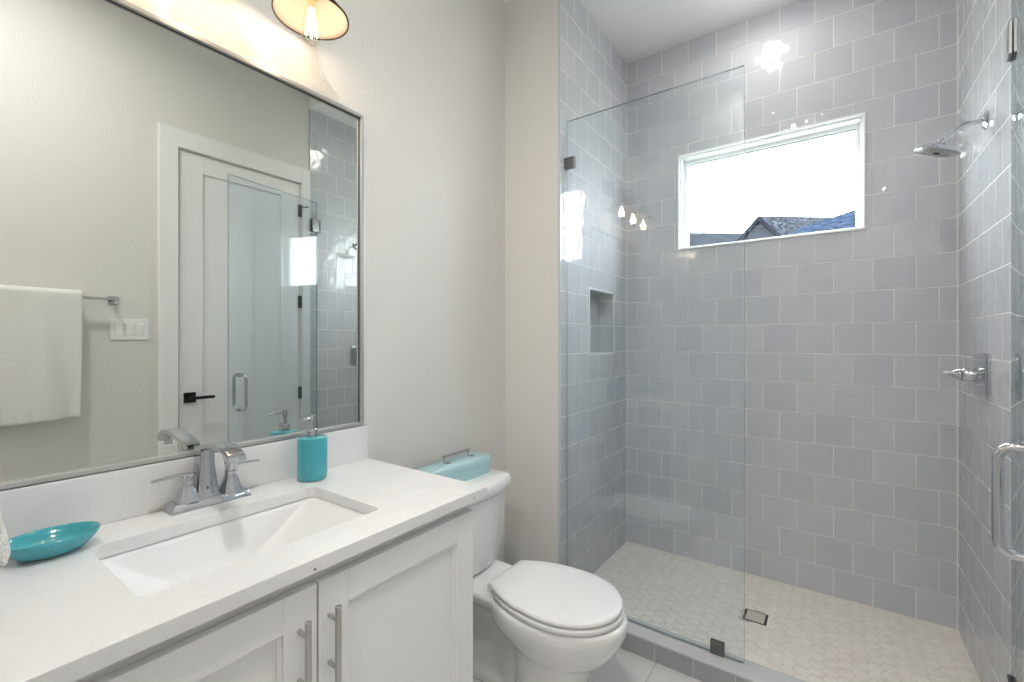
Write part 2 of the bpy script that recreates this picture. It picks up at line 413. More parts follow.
# ------------------------------------------------------------------ vanity
ZC = .913
v = thing('vanity_cabinet', (.28, .5275, 0), 'white two-door shaker vanity cabinet with brushed nickel bar pulls, beneath quartz countertop', 'cabinet')
bm = bmesh.new(); VX, VY0, VY1 = .535, .03, 1.0
box(bm, (.002, VY0, .10), (VX, VY0 + .018, .883)); box(bm, (.002, VY1 - .018, .10), (VX, VY1, .883)); box(bm, (.002, VY0 + .018, .10), (VX, VY1 - .018, .118))
box(bm, (VX - .02, VY0 + .018, .845), (VX, VY1 - .018, .883)); box(bm, (VX - .02, VY0 + .018, .118), (VX, VY0 + .06, .845)); box(bm, (VX - .02, VY1 - .06, .118), (VX, VY1 - .018, .845)); box(bm, (VX - .02, .49, .118), (VX, .535, .845))
box(bm, (.002, VY0 + .018, .118), (.01, VY1 - .018, .883))
sub('cabinet_body', bm, M['white'], v, bevel=.001)
bm = bmesh.new(); box(bm, (.002, VY0 + .02, 0), (.46, VY1 - .02, .10)); sub('toe_kick', bm, M['white'], v)
for y0, y1, hy in ((.033, .5105, .473), (.5145, .992, .537)):
    bm = bmesh.new(); z0, z1, w = .112, .853, .068; x0, x1 = VX + .001, VX + .021
    box(bm, (x0, y0 + w, z0 + w), (x1 - .009, y1 - w, z1 - w))
    box(bm, (x0, y0, z0), (x1, y0 + w, z1)); box(bm, (x0, y1 - w, z0), (x1, y1, z1))
    box(bm, (x0, y0 + w, z0), (x1, y1 - w, z0 + w)); box(bm, (x0, y0 + w, z1 - w), (x1, y1 - w, z1))
    # inner moulding
    g = .010
    for lo, hi in (((y0 + w, z0 + w), (y0 + w + g, z1 - w)), ((y1 - w - g, z0 + w), (y1 - w, z1 - w)), ((y0 + w + g, z0 + w), (y1 - w - g, z0 + w + g)), ((y0 + w + g, z1 - w - g), (y1 - w - g, z1 - w))):
        box(bm, (x1 - .009, lo[0], lo[1]), (x1 - .0045, hi[0], hi[1]))
    d = sub('door', bm, M['white'], v, bevel=.0012)
    bm = bmesh.new(); X = x1 + .032; cyl(bm, (X, hy, .652), (X, hy, .806), .0062, 18)
    for z in (.681, .777): cyl(bm, (x1, hy, z), (X, hy, z), .0048, 12)
    hd = sub('handle', bm, M['nickel'], d, smooth=True, bevel=.0008)

ct = thing('countertop', (.286, .5275, .883), 'white quartz vanity countertop with a rectangular sink cut-out and matching backsplash', 'countertop')
SX0, SX1, SY0, SY1 = .150, .462, .250, .743
bm = bmesh.new()
outer = [(.0, .0205), (.572, .0205), (.572, 1.035), (0, 1.035)]; inner = rrect(SX0, SX1, SY0, SY1, .022)
def ring_plate(bm, outer, inner, z0, z1):
    loops = {}
    for z in (z0, z1):
        vo = [bm.verts.new((p[0], p[1], z)) for p in outer]; vi = [bm.verts.new((p[0], p[1], z)) for p in inner]
        ed = [bm.edges.new((l[i], l[(i + 1) % len(l)])) for l in (vo, vi) for i in range(len(l))]
        bmesh.ops.triangle_fill(bm, use_beauty=True, use_dissolve=False, edges=ed); loops[z] = (vo, vi)
    for k in (0, 1):
        a, b = loops[z0][k], loops[z1][k]
        for i in range(len(a)):
            j = (i + 1) % len(a); bm.faces.new((a[i], a[j], b[j], b[i]))
ring_plate(bm, outer, inner, .883, ZC)
sub('slab', bm, M['quartz'], ct, bevel=.0018)
bm = bmesh.new(); box(bm, (.0, .0205, ZC), (.020, 1.035, 1.033)); sub('backsplash', bm, M['quartz'], ct, bevel=.0015)
for y_, z_ in ((.979, .896), (.496, .892)):
    bm = bmesh.new(); cyl(bm, (.5715, y_, z_), (.5726, y_, z_), .0022, 10); sub('chip_mark', bm, M['dark'], ct)

sk = thing('sink', (.306, .4965, .76), 'white rectangular undermount sink sunk into the quartz countertop', 'sink')
bm = bmesh.new(); zt = .883
def rr(x0, x1, y0, y1, r, z): return [(a, b, z) for a, b in rrect(x0, x1, y0, y1, r, 6)]
e = .004
rings(bm, [rr(SX0 - .02, SX1 + .02, SY0 - .02, SY1 + .02, .03, zt), rr(SX0 - e, SX1 + e, SY0 - e, SY1 + e, .026, zt),
           rr(SX0 + .002, SX1 - .004, SY0 + .016, SY1 - .020, .030, zt - .015),
           rr(SX0 + .010, SX1 - .012, SY0 + .08, SY1 - .10, .036, zt - .075),
           rr(SX0 + .028, SX1 - .030, SY0 + .13, SY1 - .155, .045, zt - .112),
           rr(SX0 + .06, SX1 - .06, SY0 + .17, SY1 - .19, .05, zt - .122),
           rr(SX0 + .14, SX1 - .14, SY0 + .235, SY1 - .235, .012, zt - .125)])
for f in list(bm.faces):
    if len(f.verts) > 4 and f.calc_center_median().z > zt - .001: bm.faces.remove(f)
bs = sub('basin', bm, M['sink'], sk, smooth=True, sharp=60)
md = bs.modifiers.new('thick', 'SOLIDIFY'); md.thickness = .008; md.offset = -1
bm = bmesh.new(); lathe(bm, [(.0, .0), (.022, 0), (.024, .003), (.014, .006), (.0, .007)], (.306, .4965, .759)); sub('drain_plug', bm, M['chrome'], sk, smooth=True)

# ------------------------------------------------------------------ faucet
FY, FX, FS = .506, .060, .498
fa = thing('faucet', (FX, FY, ZC), 'polished chrome centerset faucet with two lever handles behind the sink', 'faucet')
def rect_sec(cx, cy, hx, hy, z, r=.003):
    return [(a, b, z) for a, b in rrect(cx - hx, cx + hx, cy - hy, cy + hy, min(r, hx * .9, hy * .9), 3)]
bm = bmesh.new()
rings(bm, [rect_sec(FX, FY, .029, .094, ZC), rect_sec(FX, FY, .029, .094, ZC + .003), rect_sec(FX, FY, .024, .086, ZC + .018), rect_sec(FX, FY, .022, .083, ZC + .021)])
sub('base_plate', bm, M['chrome'], fa, smooth=True, sharp=25)
bm = bmesh.new()
pr = [(.031, .029, .018), (.0275, .0245, .034), (.0245, .0205, .065), (.0225, .018, .095), (.021, .0165, .143)]
rings(bm, [rect_sec(FX - .012, FS, a, b, ZC + h_, .003) for a, b, h_ in pr])
path = [(-.031, .143, .009), (-.015, .148, .009), (.02, .157, .009), (.06, .164, .009), (.10, .168, .009), (.132, .166, .010), (.150, .162, .012)]
secs = []
for i, (dx_, dz_, hh) in enumerate(path):
    a = path[max(i - 1, 0)]; b = path[min(i + 1, len(path) - 1)]
    t = Vector((b[0] - a[0], 0, b[1] - a[1])).normalized(); nrm = Vector((-t.z, 0, t.x))
    c = Vector((FX + dx_, FS, ZC + dz_)); wd_ = .0165 + .004 * i / 5
    secs.append([c + nrm * q + Vector((0, p, 0)) for p, q in rrect(-wd_, wd_, -hh, .004, .0025, 3)])
# blunt rounded nose turning down
for dx_, dz_, ang, lo_, hi_ in ((.164, .154, -28, -.020, .006), (.173, .146, -50, -.021, .006), (.178, .138, -70, -.018, .004)):
    nrm = Vector((sin(radians(-ang)), 0, cos(radians(-ang)))); c = Vector((FX + dx_, FS, ZC + dz_))
    secs.append([c + nrm * q + Vector((0, p, 0)) for p, q in rrect(-.0205, .0205, lo_, hi_, .004, 3)])
rings(bm, secs)
sub('spout', bm, M['chrome'], fa, smooth=True, sharp=25)
bm = bmesh.new(); cyl(bm, (FX + .160, FS, ZC + .140), (FX + .154, FS, ZC + .120), .0105, 18); sub('aerator', bm, M['chrome'], fa, smooth=True)
bm = bmesh.new(); rings(bm, [[(FX - .012 + a, FS - y_, ZC + z_) for a, y_, z_ in ((-.018, .0245 + d_, .032), (.018, .0245 + d_, .032), (.013, .0175 + d_, .105), (-.013, .0175 + d_, .105))] for d_ in (.0, .0022)]); 
o = sub('body_panel', bm, M['nickel'], fa, bevel=.001)
bm = bmesh.new(); cyl(bm, (FX - .012, FS - .021, ZC + .083), (FX - .012, FS - .0232, ZC + .083), .0026, 10); box(bm, (FX - .018, FS - .0232, ZC + .0822), (FX - .004, FS - .021, ZC + .0842)); sub('emblem', bm, M['black'], fa)
for sgn in (-1, 1):
    cy = FY + sgn * .0508
    bm = bmesh.new()
    rings(bm, [rect_sec(FX, cy, a, b, ZC + h_, .003) for a, b, h_ in ((.023, .023, .020), (.0195, .0195, .034), (.0145, .0145, .052), (.0115, .0115, .064), (.012, .012, .070), (.0105, .0105, .082), (.009, .009, .086))])
    hd = sub('handle', bm, M['chrome'], fa, smooth=True, sharp=25)
    bm = bmesh.new()
    secs = []
    for k, (d_, z_, hx, hz) in enumerate(((-.012, .086, .009, .004), (.01, .089, .0095, .004), (.045, .0885, .008, .0032), (.074, .086, .0068, .0028))):
        secs.append([Vector((FX + p, cy + sgn * d_, ZC + z_ + q)) for p, q in rrect(-hx, hx, -hz, hz, .002, 3)])
    rings(bm, secs); sub('lever', bm, M['chrome'], hd, smooth=True, sharp=25)
bm = bmesh.new(); cyl(bm, (FX - .024, FY + .012, ZC + .02), (FX - .024, FY + .012, ZC + .075), .002, 10); lathe(bm, [(0, 0), (.004, .001), (.004, .009), (0, .010)], (FX - .024, FY + .012, ZC + .075), n=12)
sub('lift_rod', bm, M['chrome'], fa, smooth=True)

# ------------------------------------------------------------------ soap dispenser, dish
sp = thing('soap_dispenser', (.086, .779, ZC), 'turquoise ceramic soap dispenser with chrome pump, beside the faucet', 'soap dispenser')
bm = bmesh.new(); c = (.086, .779, ZC)
lathe(bm, [(.0, 0), (.034, 0), (.039, .003), (.0425, .010), (.0435, .022), (.0435, .126), (.0425, .129), (.039, .131), (.016, .132), (.0, .132)], c, n=48)
sub('bottle', bm, M['aqua'], sp, smooth=True)
bm = bmesh.new(); lathe(bm, [(0, .132), (.0165, .132), (.017, .135), (.017, .153), (.0155, .156), (.0, .156)], c, n=32); sub('collar', bm, M['chrome'], sp, smooth=True)
bm = bmesh.new(); lathe(bm, [(0, .156), (.0065, .156), (.0065, .178), (.009, .180), (.009, .198), (.008, .200), (0, .200)], c, n=24)
tube(bm, [Vector(c) + Vector(p) for p in ((0, 0, .190), (.006, -.020, .190), (.011, -.042, .188), (.012, -.048, .185))], .0035, 10)
sub('pump', bm, M['chrome'], sp, smooth=True)

bm = bmesh.new(); c = Vector((.122, .202, ZC)); n = 48
def ell(a, b, z): return [c + Vector((a * cos(2 * pi * i / n), b * sin(2 * pi * i / n), z)) for i in range(n)]
rings(bm, [ell(.020, .030, .0), ell(.026, .040, .0), ell(.040, .053, .008), ell(.052, .066, .022), ell(.058, .073, .036), ell(.057, .072, .038), ell(.054, .069, .037), ell(.047, .061, .024), ell(.036, .047, .013), ell(.018, .028, .008), ell(.003, .004, .0075)])
tag(finish('soap_dish', bm, M['aqua'], smooth=True, sharp=80), 'oval turquoise glazed soap dish on the countertop, near the hanging hand towel', 'soap dish')

# ------------------------------------------------------------------ mirror
mr = thing('mirror', (.0, .53, 1.034), 'large rectangular wall mirror with thin silver frame above the vanity', 'mirror')
MY0, MY1, MZ0, MZ1 = .045, 1.018, 1.036, 2.157
bm = bmesh.new(); t, dp = .011, .018
for lo, hi in (((MY0, MZ0), (MY0 + t, MZ1)), ((MY1 - t, MZ0), (MY1, MZ1)), ((MY0 + t, MZ0), (MY1 - t, MZ0 + t)), ((MY0 + t, MZ1 - t), (MY1 - t, MZ1))):
    box(bm, (0.0005, lo[0], lo[1]), (dp, hi[0], hi[1]))
sub('frame', bm, mat('silver_frame', (.55, .55, .54), .3, .6), mr, bevel=.001)
bm = bmesh.new(); g = .012
for lo, hi in (((MY1, MZ0), (MY1 + g, MZ1 + g)), ((MY0 - g, MZ0), (MY0, MZ1 + g)), ((MY0, MZ1), (MY1, MZ1 + g))):
    box(bm, (0.0005, lo[0], lo[1]), (.009, hi[0], hi[1]))
sub('outer_flange', bm, mat('pale_silver', (.80, .81, .82), .3, .3), mr, bevel=.001)
bm = bmesh.new()
for lo, hi in (((MY0 + t, MZ0 + t), (MY0 + t + .0012, MZ1 - t)), ((MY1 - t - .0012, MZ0 + t), (MY1 - t, MZ1 - t)), ((MY0 + t, MZ1 - t - .0012), (MY1 - t, MZ1 - t))):
    box(bm, (.005, lo[0], lo[1]), (.007, hi[0], hi[1]))
sub('inner_bead', bm, M['black'], mr)
bm = bmesh.new(); box(bm, (.001, MY0 + t, MZ0 + t), (.004, MY1 - t, MZ1 - t)); sub('mirror_glass', bm, M['mirror'], mr)

# ------------------------------------------------------------------ vanity light with three shades
vl = thing('vanity_light', (0, .508, 2.45), 'three-shade vanity wall light with dark rims and warm glowing bulbs above the mirror', 'light fixture')
bm = bmesh.new(); box(bm, (.0005, .25, 2.45), (.022, .77, 2.55)); sub('backplate', bm, M['bronze'], vl, bevel=.004)
LY = (.282, .514, .746); LX = .137; SZ = 2.306
for y in LY:
    bm = bmesh.new(); tube(bm, [(.02, y, 2.50), (.06, y, 2.515), (.105, y, 2.515), (.128, y, 2.50), (LX, y, 2.47), (LX, y, 2.44)], .007, 12)
    lathe(bm, [(0, 0), (.024, 0), (.026, .004), (.026, .05), (.018, .058), (0, .058)], (LX, y, 2.392), n=24)
    sub('arm', bm, M['bronze'], vl, smooth=True)
    bm = bmesh.new(); prof = [(.026, .078), (.045, .070), (.072, .040), (.096, .010), (.103, .0)]
    lathe(bm, [(r, h_) for r, h_ in prof], (LX, y, SZ), n=48, cap=False)
    s = sub('shade', bm, None, vl, smooth=True, mats=[M['bronze'], M['copper']])
    md = s.modifiers.new('thick', 'SOLIDIFY'); md.thickness = .0025; md.offset = 0; md.material_offset = 1; md.material_offset_rim = 0
    bm = bmesh.new(); lathe(bm, [(.102, -.003), (.105, -.003), (.1055, .002), (.1025, .002), (.102, -.003)], (LX, y, SZ), n=48, cap=False); sub('rim', bm, M['bronze'], s, smooth=True)
    bm = bmesh.new(); lathe(bm, [(.013, .062), (.0135, .045), (.016, .030), (.025, -.006), (.0305, -.038), (.029, -.058), (.020, -.077), (.008, -.086), (.001, -.087)], (LX, y, SZ), n=28)
    bo = sub('bulb', bm, M['bulbglass'], vl, smooth=True)
    bm = bmesh.new(); lathe(bm, [(.0, .078), (.0145, .078), (.0145, .050), (.012, .042), (0, .042)], (LX, y, SZ), n=20); sub('bulb_cap', bm, M['brass'], bo, smooth=True)
    bm = bmesh.new()
    for k in range(6):
        a0, a1 = 2 * pi * k / 6, 2 * pi * (k + .5) / 6
        tube(bm, [(LX + .005 * cos(a0), y + .005 * sin(a0), SZ + .020), (LX + .017 * cos(a1), y + .017 * sin(a1), SZ - .055)], .0028, 6)
    sub('filament', bm, M['filament'], bo)
    lamp('bulb_lamp', 'POINT', (LX, y, SZ - .028), P_BULB, WARM, .022)

# ------------------------------------------------------------------ recessed ceiling lights and added fills
def can_light(x, y, power, label, spread=None, r=.075, CE=CR):
    t = thing('ceiling_light', (x, y, CE), label, 'ceiling light')
    bm = bmesh.new(); lathe(bm, [(r, 0), (r + .018, 0), (r + .02, -.004), (r + .004, -.008), (r, -.002), (r, 0)], (x, y, CE), n=40, cap=False); sub('trim_ring', bm, M['white'], t, smooth=True)
    bm = bmesh.new(); lathe(bm, [(0, -.001), (r, -.001), (r, -.003), (0, -.003)], (x, y, CE), n=40); sub('lens', bm, M['lens'], t)
    lamp('downlight', 'AREA', (x, y, CE - .012), power, NEUT, .14, spread=spread)
can_light(1.11, 2.39, P_SHOWER, 'round recessed ceiling light over the shower floor', spread=radians(165), r=.05, CE=CE)
lamp('shower_fill', 'POINT', (1.11, 2.39, CE - .09), 1.4, NEUT, .05)  # added fill to brighten the shower ceiling; there is no dome
can_light(1.05, .22, P_ROOM, 'round recessed ceiling light over the room in front of the vanity', spread=radians(160))
can_light(1.35, -.9, P_FILL, 'added fill light, round and recessed, in the unseen hallway behind the doorway')  # added fill from behind the camera, not a known lamp

# ------------------------------------------------------------------ toilet
TY = 1.44
to = thing('toilet', (.40, TY, 0), 'white two-piece elongated toilet with closed lid between vanity and shower', 'toilet')
def egg(xb, xf, hw, z, n=40, ex=2.0, cxf=.45):
    xc = xb + (xf - xb) * cxf; out = []
    for i in range(n):
        a = 2 * pi * i / n; ca, sa = cos(a), sin(a)
        ra = (xf - xc) if ca > 0 else (xc - xb)
        out.append((xc + ra * math.copysign(abs(ca) ** (2 / ex), ca), TY + hw * math.copysign(abs(sa) ** (2 / ex), sa), z))
    return out
bm = bmesh.new()
# pedestal
rings(bm, [egg(.41, .70, .126, 0, ex=2.8), egg(.41, .70, .126, .012, ex=2.8), egg(.42, .688, .118, .03, ex=2.6), egg(.43, .69, .116, .12, ex=2.5), egg(.42, .715, .122, .20, ex=2.4), egg(.40, .74, .130, .255, ex=2.2)])
rings(bm, [egg(.10, .50, .070, 0, ex=3), egg(.10, .50, .070, .03, ex=3), egg(.11, .50, .055, .06, ex=3), egg(.13, .50, .052, .16, ex=3), egg(.10, .48, .058, .24, ex=3), egg(.07, .45, .075, .30, ex=3), egg(.06, .44, .10, .33, ex=3)])
# bowl
rings(bm, [egg(.43, .72, .112, .215), egg(.40, .765, .138, .24), egg(.345, .797, .158, .275), egg(.305, .82, .176, .315), egg(.30, .836, .184, .35), egg(.30, .840, .186, .378), egg(.31, .832, .178, .388)])
# rear deck
rings(bm, [egg(.05, .42, .10, .315, ex=4), egg(.04, .44, .125, .345, ex=4), egg(.04, .46, .135, .375, ex=4.5), egg(.045, .45, .13, .385, ex=4.5)])
bo = sub('bowl', bm, M['ceramic'], to, smooth=True)
rm = bo.modifiers.new('remesh', 'REMESH'); rm.mode = 'VOXEL'; rm.voxel_size = .007; rm.use_smooth_shade = True
sm = bo.modifiers.new('smooth', 'SMOOTH'); sm.factor = .6; sm.iterations = 9
def lid_outline(x0, cx_, ab, af, hw, z, n=28, ex=2.0, shrink=0.):
    """one closed ring: straight hinge edge at x0, egg to the front"""
    a_max = math.acos(max(-1, min(1, (x0 - cx_) / ab))) if True else 0
    pts = []
    for i in range(2 * n + 1):
        a = -a_max + 2 * a_max * i / (2 * n); ca, sa = cos(a), sin(a)
        rx = af if ca > 0 else ab
        pts.append((cx_ + (rx - shrink) * ca, TY + (hw - shrink) * sa, z))
    # widen the rear so it forms two corners
    return pts
def lidmesh(x0, cx_, ab, af, hw, z0, z1, dome=0., r=.005):
    bm = bmesh.new()
    S = [lid_outline(x0 + r, cx_, ab, af, hw, z0, shrink=r), lid_outline(x0, cx_, ab, af, hw, z0 + r), lid_outline(x0, cx_, ab, af, hw, z1 - r), lid_outline(x0 + r, cx_, ab, af, hw, z1 - .001, shrink=r * 1.3)]
    if dome:
        S += [lid_outline(x0 + .02, cx_, ab, af, hw, z1 + dome * .5, shrink=.02), lid_outline(x0 + .06, cx_, ab, af, hw, z1 + dome, shrink=.06)]
    rings(bm, S); return bm
sub('seat', lidmesh(.352, .60, .305, .220, .183, .391, .411), M['plastic'], to, smooth=True, sharp=50)
sub('lid', lidmesh(.342, .60, .312, .218, .182, .415, .434, dome=.005), M['plastic'], to, smooth=True, sharp=60)
for s_ in (-1, 1):
    bm = bmesh.new(); box(bm, (.322, TY + s_ * .075 - .018, .384), (.352, TY + s_ * .075 + .018, .414))
    sub('seat_hinge', bm, M['plastic'], to, bevel=.004, seg=3)
def bow(x0, xf, hw, z, bowd=.03, r=.035, n=10):
    """tank section: flat back, rounded corners, bowed front"""
    pts = [(x0, -hw), (xf - bowd - r, -hw)]
    for k in range(1, n): 
        a = -90 + 90 * k / n; pts.append((xf - bowd - r + r * cos(radians(a)), -hw + r + r * sin(radians(a))))
    m_ = 14
    for k in range(m_ + 1):
        yy = (-hw + r) + (2 * hw - 2 * r) * k / m_; q = yy / (hw - r); pts.append((xf - bowd * q * q, yy))
    for k in range(1, n):
        a = 90 * k / n; pts.append((xf - bowd - r + r * cos(radians(a)), hw - r + r * sin(radians(a))))
    pts += [(xf - bowd - r, hw), (x0, hw)]
    return [(p[0], TY + p[1], z) for p in pts]
bm = bmesh.new()
rings(bm, [bow(.04, .215, .150, .388), bow(.035, .228, .163, .397), bow(.03, .235, .178, .47), bow(.03, .243, .192, .58), bow(.03, .247, .200, .70)])
sub('tank', bm, M['ceramic'], to, smooth=True, sharp=50)
bm = bmesh.new(); rings(bm, [bow(.02, .256, .208, .695), bow(.015, .262, .214, .702), bow(.015, .262, .214, .738), bow(.02, .255, .207, .748), bow(.03, .243, .195, .752)])
sub('tank_lid', bm, M['ceramic'], to, smooth=True, sharp=50)
bm = bmesh.new(); cyl(bm, (.07, TY - .190, .655), (.07, TY - .208, .655), .010); box(bm, (.062, TY - .213, .649), (.125, TY - .207, .661)); sub('flush_lever', bm, M['chrome'], to, smooth=True)
bm = bmesh.new(); cyl(bm, (.014, 1.24, .18), (.05, 1.24, .18), .010); lathe(bm, [(0, 0), (.022, 0), (.022, .004), (0, .005)], (.014, 1.24, .18), (1, 0, 0))
lathe(bm, [(0, 0), (.016, .0), (.016, .03), (0, .03)], (.045, 1.24, .18), (1, 0, 0)); tube(bm, [(.055, 1.24, .19), (.07, 1.25, .27), (.09, 1.28, .34), (.09, 1.31, .39)], .005)
tag(finish('supply_valve', bm, M['brass'], smooth=True), 'small brass water supply valve on the wall beside the toilet base', 'valve')

# storage box on the tank
sb = thing('storage_box', (.08, 1.405, .752), 'pale aqua lidded box with metal carry handle on the toilet tank lid', 'box')
bm = bmesh.new(); rings(bm, [[(a, b, z) for a, b in rrect(.050, .148, 1.235, 1.590, .008, 4)] for z in (.752, .806)]); sub('box_body', bm, M['box'], sb, smooth=True, sharp=30)
bm = bmesh.new(); rings(bm, [[(a, b, z) for a, b in rrect(.0485 + q, .1495 - q, 1.2335 + q, 1.5915 - q, .009, 4)] for z, q in ((.8065, 0), (.829, 0), (.832, .003))]); ld = sub('lid', bm, M['box_lid'], sb, smooth=True, sharp=50)
bm = bmesh.new()
for y in (1.36, 1.51):
    cyl(bm, (.088, y, .831), (.088, y, .861), .004, 10); lathe(bm, [(0, 0), (.010, 0), (.010, .006), (0, .008)], (.100, y + .010, .832), n=14)
box(bm, (.082, 1.354, .857), (.094, 1.516, .864)); sub('carry_handle', bm, M['nickel'], ld, bevel=.001)
bm = bmesh.new(); box(bm, (.044, 1.228, .826), (.049, 1.36, .832)); box(bm, (.044, 1.228, .79), (.049, 1.2325, .826)); sub('hinge_wire', bm, M['nickel'], ld)

# ------------------------------------------------------------------ shower glass
GY = 1.953
def glass_box(name, parent, corners_z, p0, p1, th=.010):
    """upright pane from plan point p0 to p1"""
    z0, z1 = corners_z; p0, p1 = Vector((*p0, 0)), Vector((*p1, 0)); d = (p1 - p0).normalized(); nr = Vector((-d.y, d.x, 0)) * th / 2
    bm = bmesh.new()
    q = [p0 - nr, p1 - nr, p1 + nr, p0 + nr]
    lo = [bm.verts.new((a.x, a.y, z0)) for a in q]; hi = [bm.verts.new((a.x, a.y, z1)) for a in q]
    bm.faces.new(lo).material_index = 1; bm.faces.new(hi).material_index = 1
    for i in range(4):
        f = bm.faces.new((lo[i], lo[(i + 1) % 4], hi[(i + 1) % 4], hi[i])); f.material_index = 0 if i in (0, 2) else 1
    return sub(name, bm, None, parent, mats=[M['glass'], M['glass_edge']])
gp = thing('shower_glass_panel', (.72, GY, .084), 'fixed frameless clear glass panel standing on the tiled shower curb', 'glass panel')
glass_box('glass_pane', gp, (.088, 2.412), (XL + .010, GY), (1.119, GY))
for lo, hi in (((XL, GY - .011, 2.179), (XL + .055, GY + .011, 2.234)), ((.996, GY - .011, .0845), (1.048, GY + .011, .135))):
    bm = bmesh.new(); box(bm, lo, hi); sub('clamp', bm, M['clamp'], gp, bevel=.002)
# open door
H0 = Vector((XR - .012, 1.960)); H1 = Vector((1.733, 1.285)); dd = (H1 - H0).normalized(); nn = Vector((-dd.y, dd.x)); 
sd = thing('shower_door', (H0.x, H0.y, .10), 'open frameless glass shower door with chrome pull, swung out along the right wall', 'shower door')
glass_box('glass_pane', sd, (.105, 2.40), H0 + dd * .01, H1)
def hpt(d, n_, z): p = H0 + dd * d + nn * n_; return Vector((p.x, p.y, z))
for zc in (2.222, .295):
    bm = bmesh.new()
    for s_ in (-1, 1):
        q = [hpt(.002, s_ * .006, 0), hpt(.06, s_ * .006, 0), hpt(.06, s_ * .014, 0), hpt(.002, s_ * .014, 0)]
        rings(bm, [[(p.x, p.y, zc - .048) for p in q], [(p.x, p.y, zc + .048) for p in q]])
    cyl(bm, hpt(.004, 0, zc - .048), hpt(.004, 0, zc + .048), .0095, 14); box(bm, (XR - .007, H0.y - .026, zc - .048), (XR, H0.y + .026, zc + .048))
    sub('hinge', bm, M['clamp'], sd, bevel=.001)
bm = bmesh.new(); DL = (H1 - H0).length - .075
for s_ in (-1, 1):
    pts = []; z0, z1, r, so = .895, 1.120, .028, .062
    pts.append(hpt(DL, s_ * .004, z0))
    for k in range(9): a = radians(90 * k / 8); pts.append(hpt(DL, s_ * (so - r + r * sin(a)), z0 + r - r * cos(a)))
    for k in range(9): a = radians(90 * k / 8); pts.append(hpt(DL, s_ * (so - r + r * cos(a)), z1 - r + r * sin(a)))
    pts.append(hpt(DL, s_ * .004, z1)); tube(bm, pts, .0098, 18)
    for z in (z0, z1): cyl(bm, hpt(DL, s_ * .005, z), hpt(DL, s_ * .009, z), .014, 18)
sub('pull_handle', bm, M['chrome'], sd, smooth=True)

# ------------------------------------------------------------------ shower head & valve
sh = thing('shower_fixture', (XR, 2.307, 2.133), 'chrome shower head on a curved arm high on the right tiled wall', 'shower head')
bm = bmesh.new(); lathe(bm, [(0, 0), (.032, 0), (.032, .003), (.022, .010), (.012, .013), (0, .013)], (XR, 2.307, 2.133), (-1, 0, 0), n=32); sub('flange', bm, M['chrome'], sh, smooth=True)
bm = bmesh.new(); hc = Vector((XR - .128, 2.307, 2.060))
tube(bm, [(XR - .005, 2.307, 2.133), (XR - .04, 2.307, 2.134), (XR - .062, 2.307, 2.131), (XR - .082, 2.307, 2.120), (XR - .098, 2.307, 2.105), (hc.x + .012, 2.307, hc.z + .024)], .0085, 16); sub('arm', bm, M['chrome'], sh, smooth=True)
bm = bmesh.new(); ax = Vector((.36, -.1, 1)).normalized(); q = Vector((0, 0, 1)).rotation_difference(ax)
def sq(r, h_, ex=3.2, n=40):
    out = []
    for i in range(n):
        a = 2 * pi * i / n + pi / 4 * 0; ca, sa = cos(a), sin(a)
        x_, y_ = r * math.copysign(abs(ca) ** (2 / ex), ca), r * math.copysign(abs(sa) ** (2 / ex), sa)
        out.append(hc + q @ (Matrix.Rotation(radians(20), 3, 'Z') @ Vector((x_, y_, h_))))
    return out
rings(bm, [sq(.010, .030), sq(.014, .024), sq(.020, .014), sq(.042, .009), sq(.060, .000), sq(.0635, -.007), sq(.0615, -.012)])
hd = sub('head', bm, M['chrome'], sh, smooth=True, sharp=50)
bm = bmesh.new(); rings(bm, [sq(.057, -.0115), sq(.054, -.014), sq(.004, -.0145)])
for rr_ in (.018, .034, .048):
    for k in range(int(rr_ * 500)):
        a = 2 * pi * k / int(rr_ * 500); p0 = hc + q @ Vector((rr_ * cos(a), rr_ * sin(a), -.0135)); cyl(bm, p0, p0 - ax * .003, .0018, 6)
sub('spray_face', bm, M['nickel'], hd, smooth=True, sharp=50)
bm = bmesh.new(); lathe(bm, [(0, 0), (.010, 0), (.010, -.003), (0, -.003)], hc - ax * .0145, ax, n=16); sub('nozzle_centre', bm, M['black'], hd)
bm = bmesh.new(); lathe(bm, [(0, 0), (.009, 0), (.012, .008), (.009, .016), (0, .018)], hc + ax * .022, ax, n=18); sub('swivel_joint', bm, M['chrome'], sh, smooth=True)

VY, VZ = 2.345, 1.216
sv = thing('shower_valve', (XR, VY, VZ), 'chrome shower valve with square plate and lever on the right tiled wall', 'shower valve')
bm = bmesh.new(); hw = .080
rings(bm, [[(XR - d_, VY + a * sc_, VZ + b * sc_) for a, b in rrect(-hw * 1.2, hw * 1.2, -hw, hw, .022, 6)] for d_, sc_ in ((0, 1), (.008, 1), (.013, .94), (.015, .88))]); sub('escutcheon', bm, M['chrome'], sv, smooth=True, sharp=30)
bm = bmesh.new(); lathe(bm, [(0, .012), (.026, .012), (.026, .052), (.023, .058), (.021, .060), (.023, .063), (.017, .078), (.010, .088), (0, .089)], (XR, VY, VZ), (-1, 0, 0), n=28)
hs = sub('handle', bm, M['chrome'], sv, smooth=True, sharp=30)
bm = bmesh.new()
rings(bm, [[(XR - .054 - d_, VY - .0 + a + .0, VZ + b + zo) for a, b in rrect(-w_, w_, -h_, h_, .003, 3)] for d_, w_, h_, zo in ((0, .010, .008, .0), (.02, .011, .0075, .002), (.045, .010, .006, .0035), (.058, .008, .005, .004))]); sub('lever', bm, M['chrome'], hs, smooth=True, sharp=30)

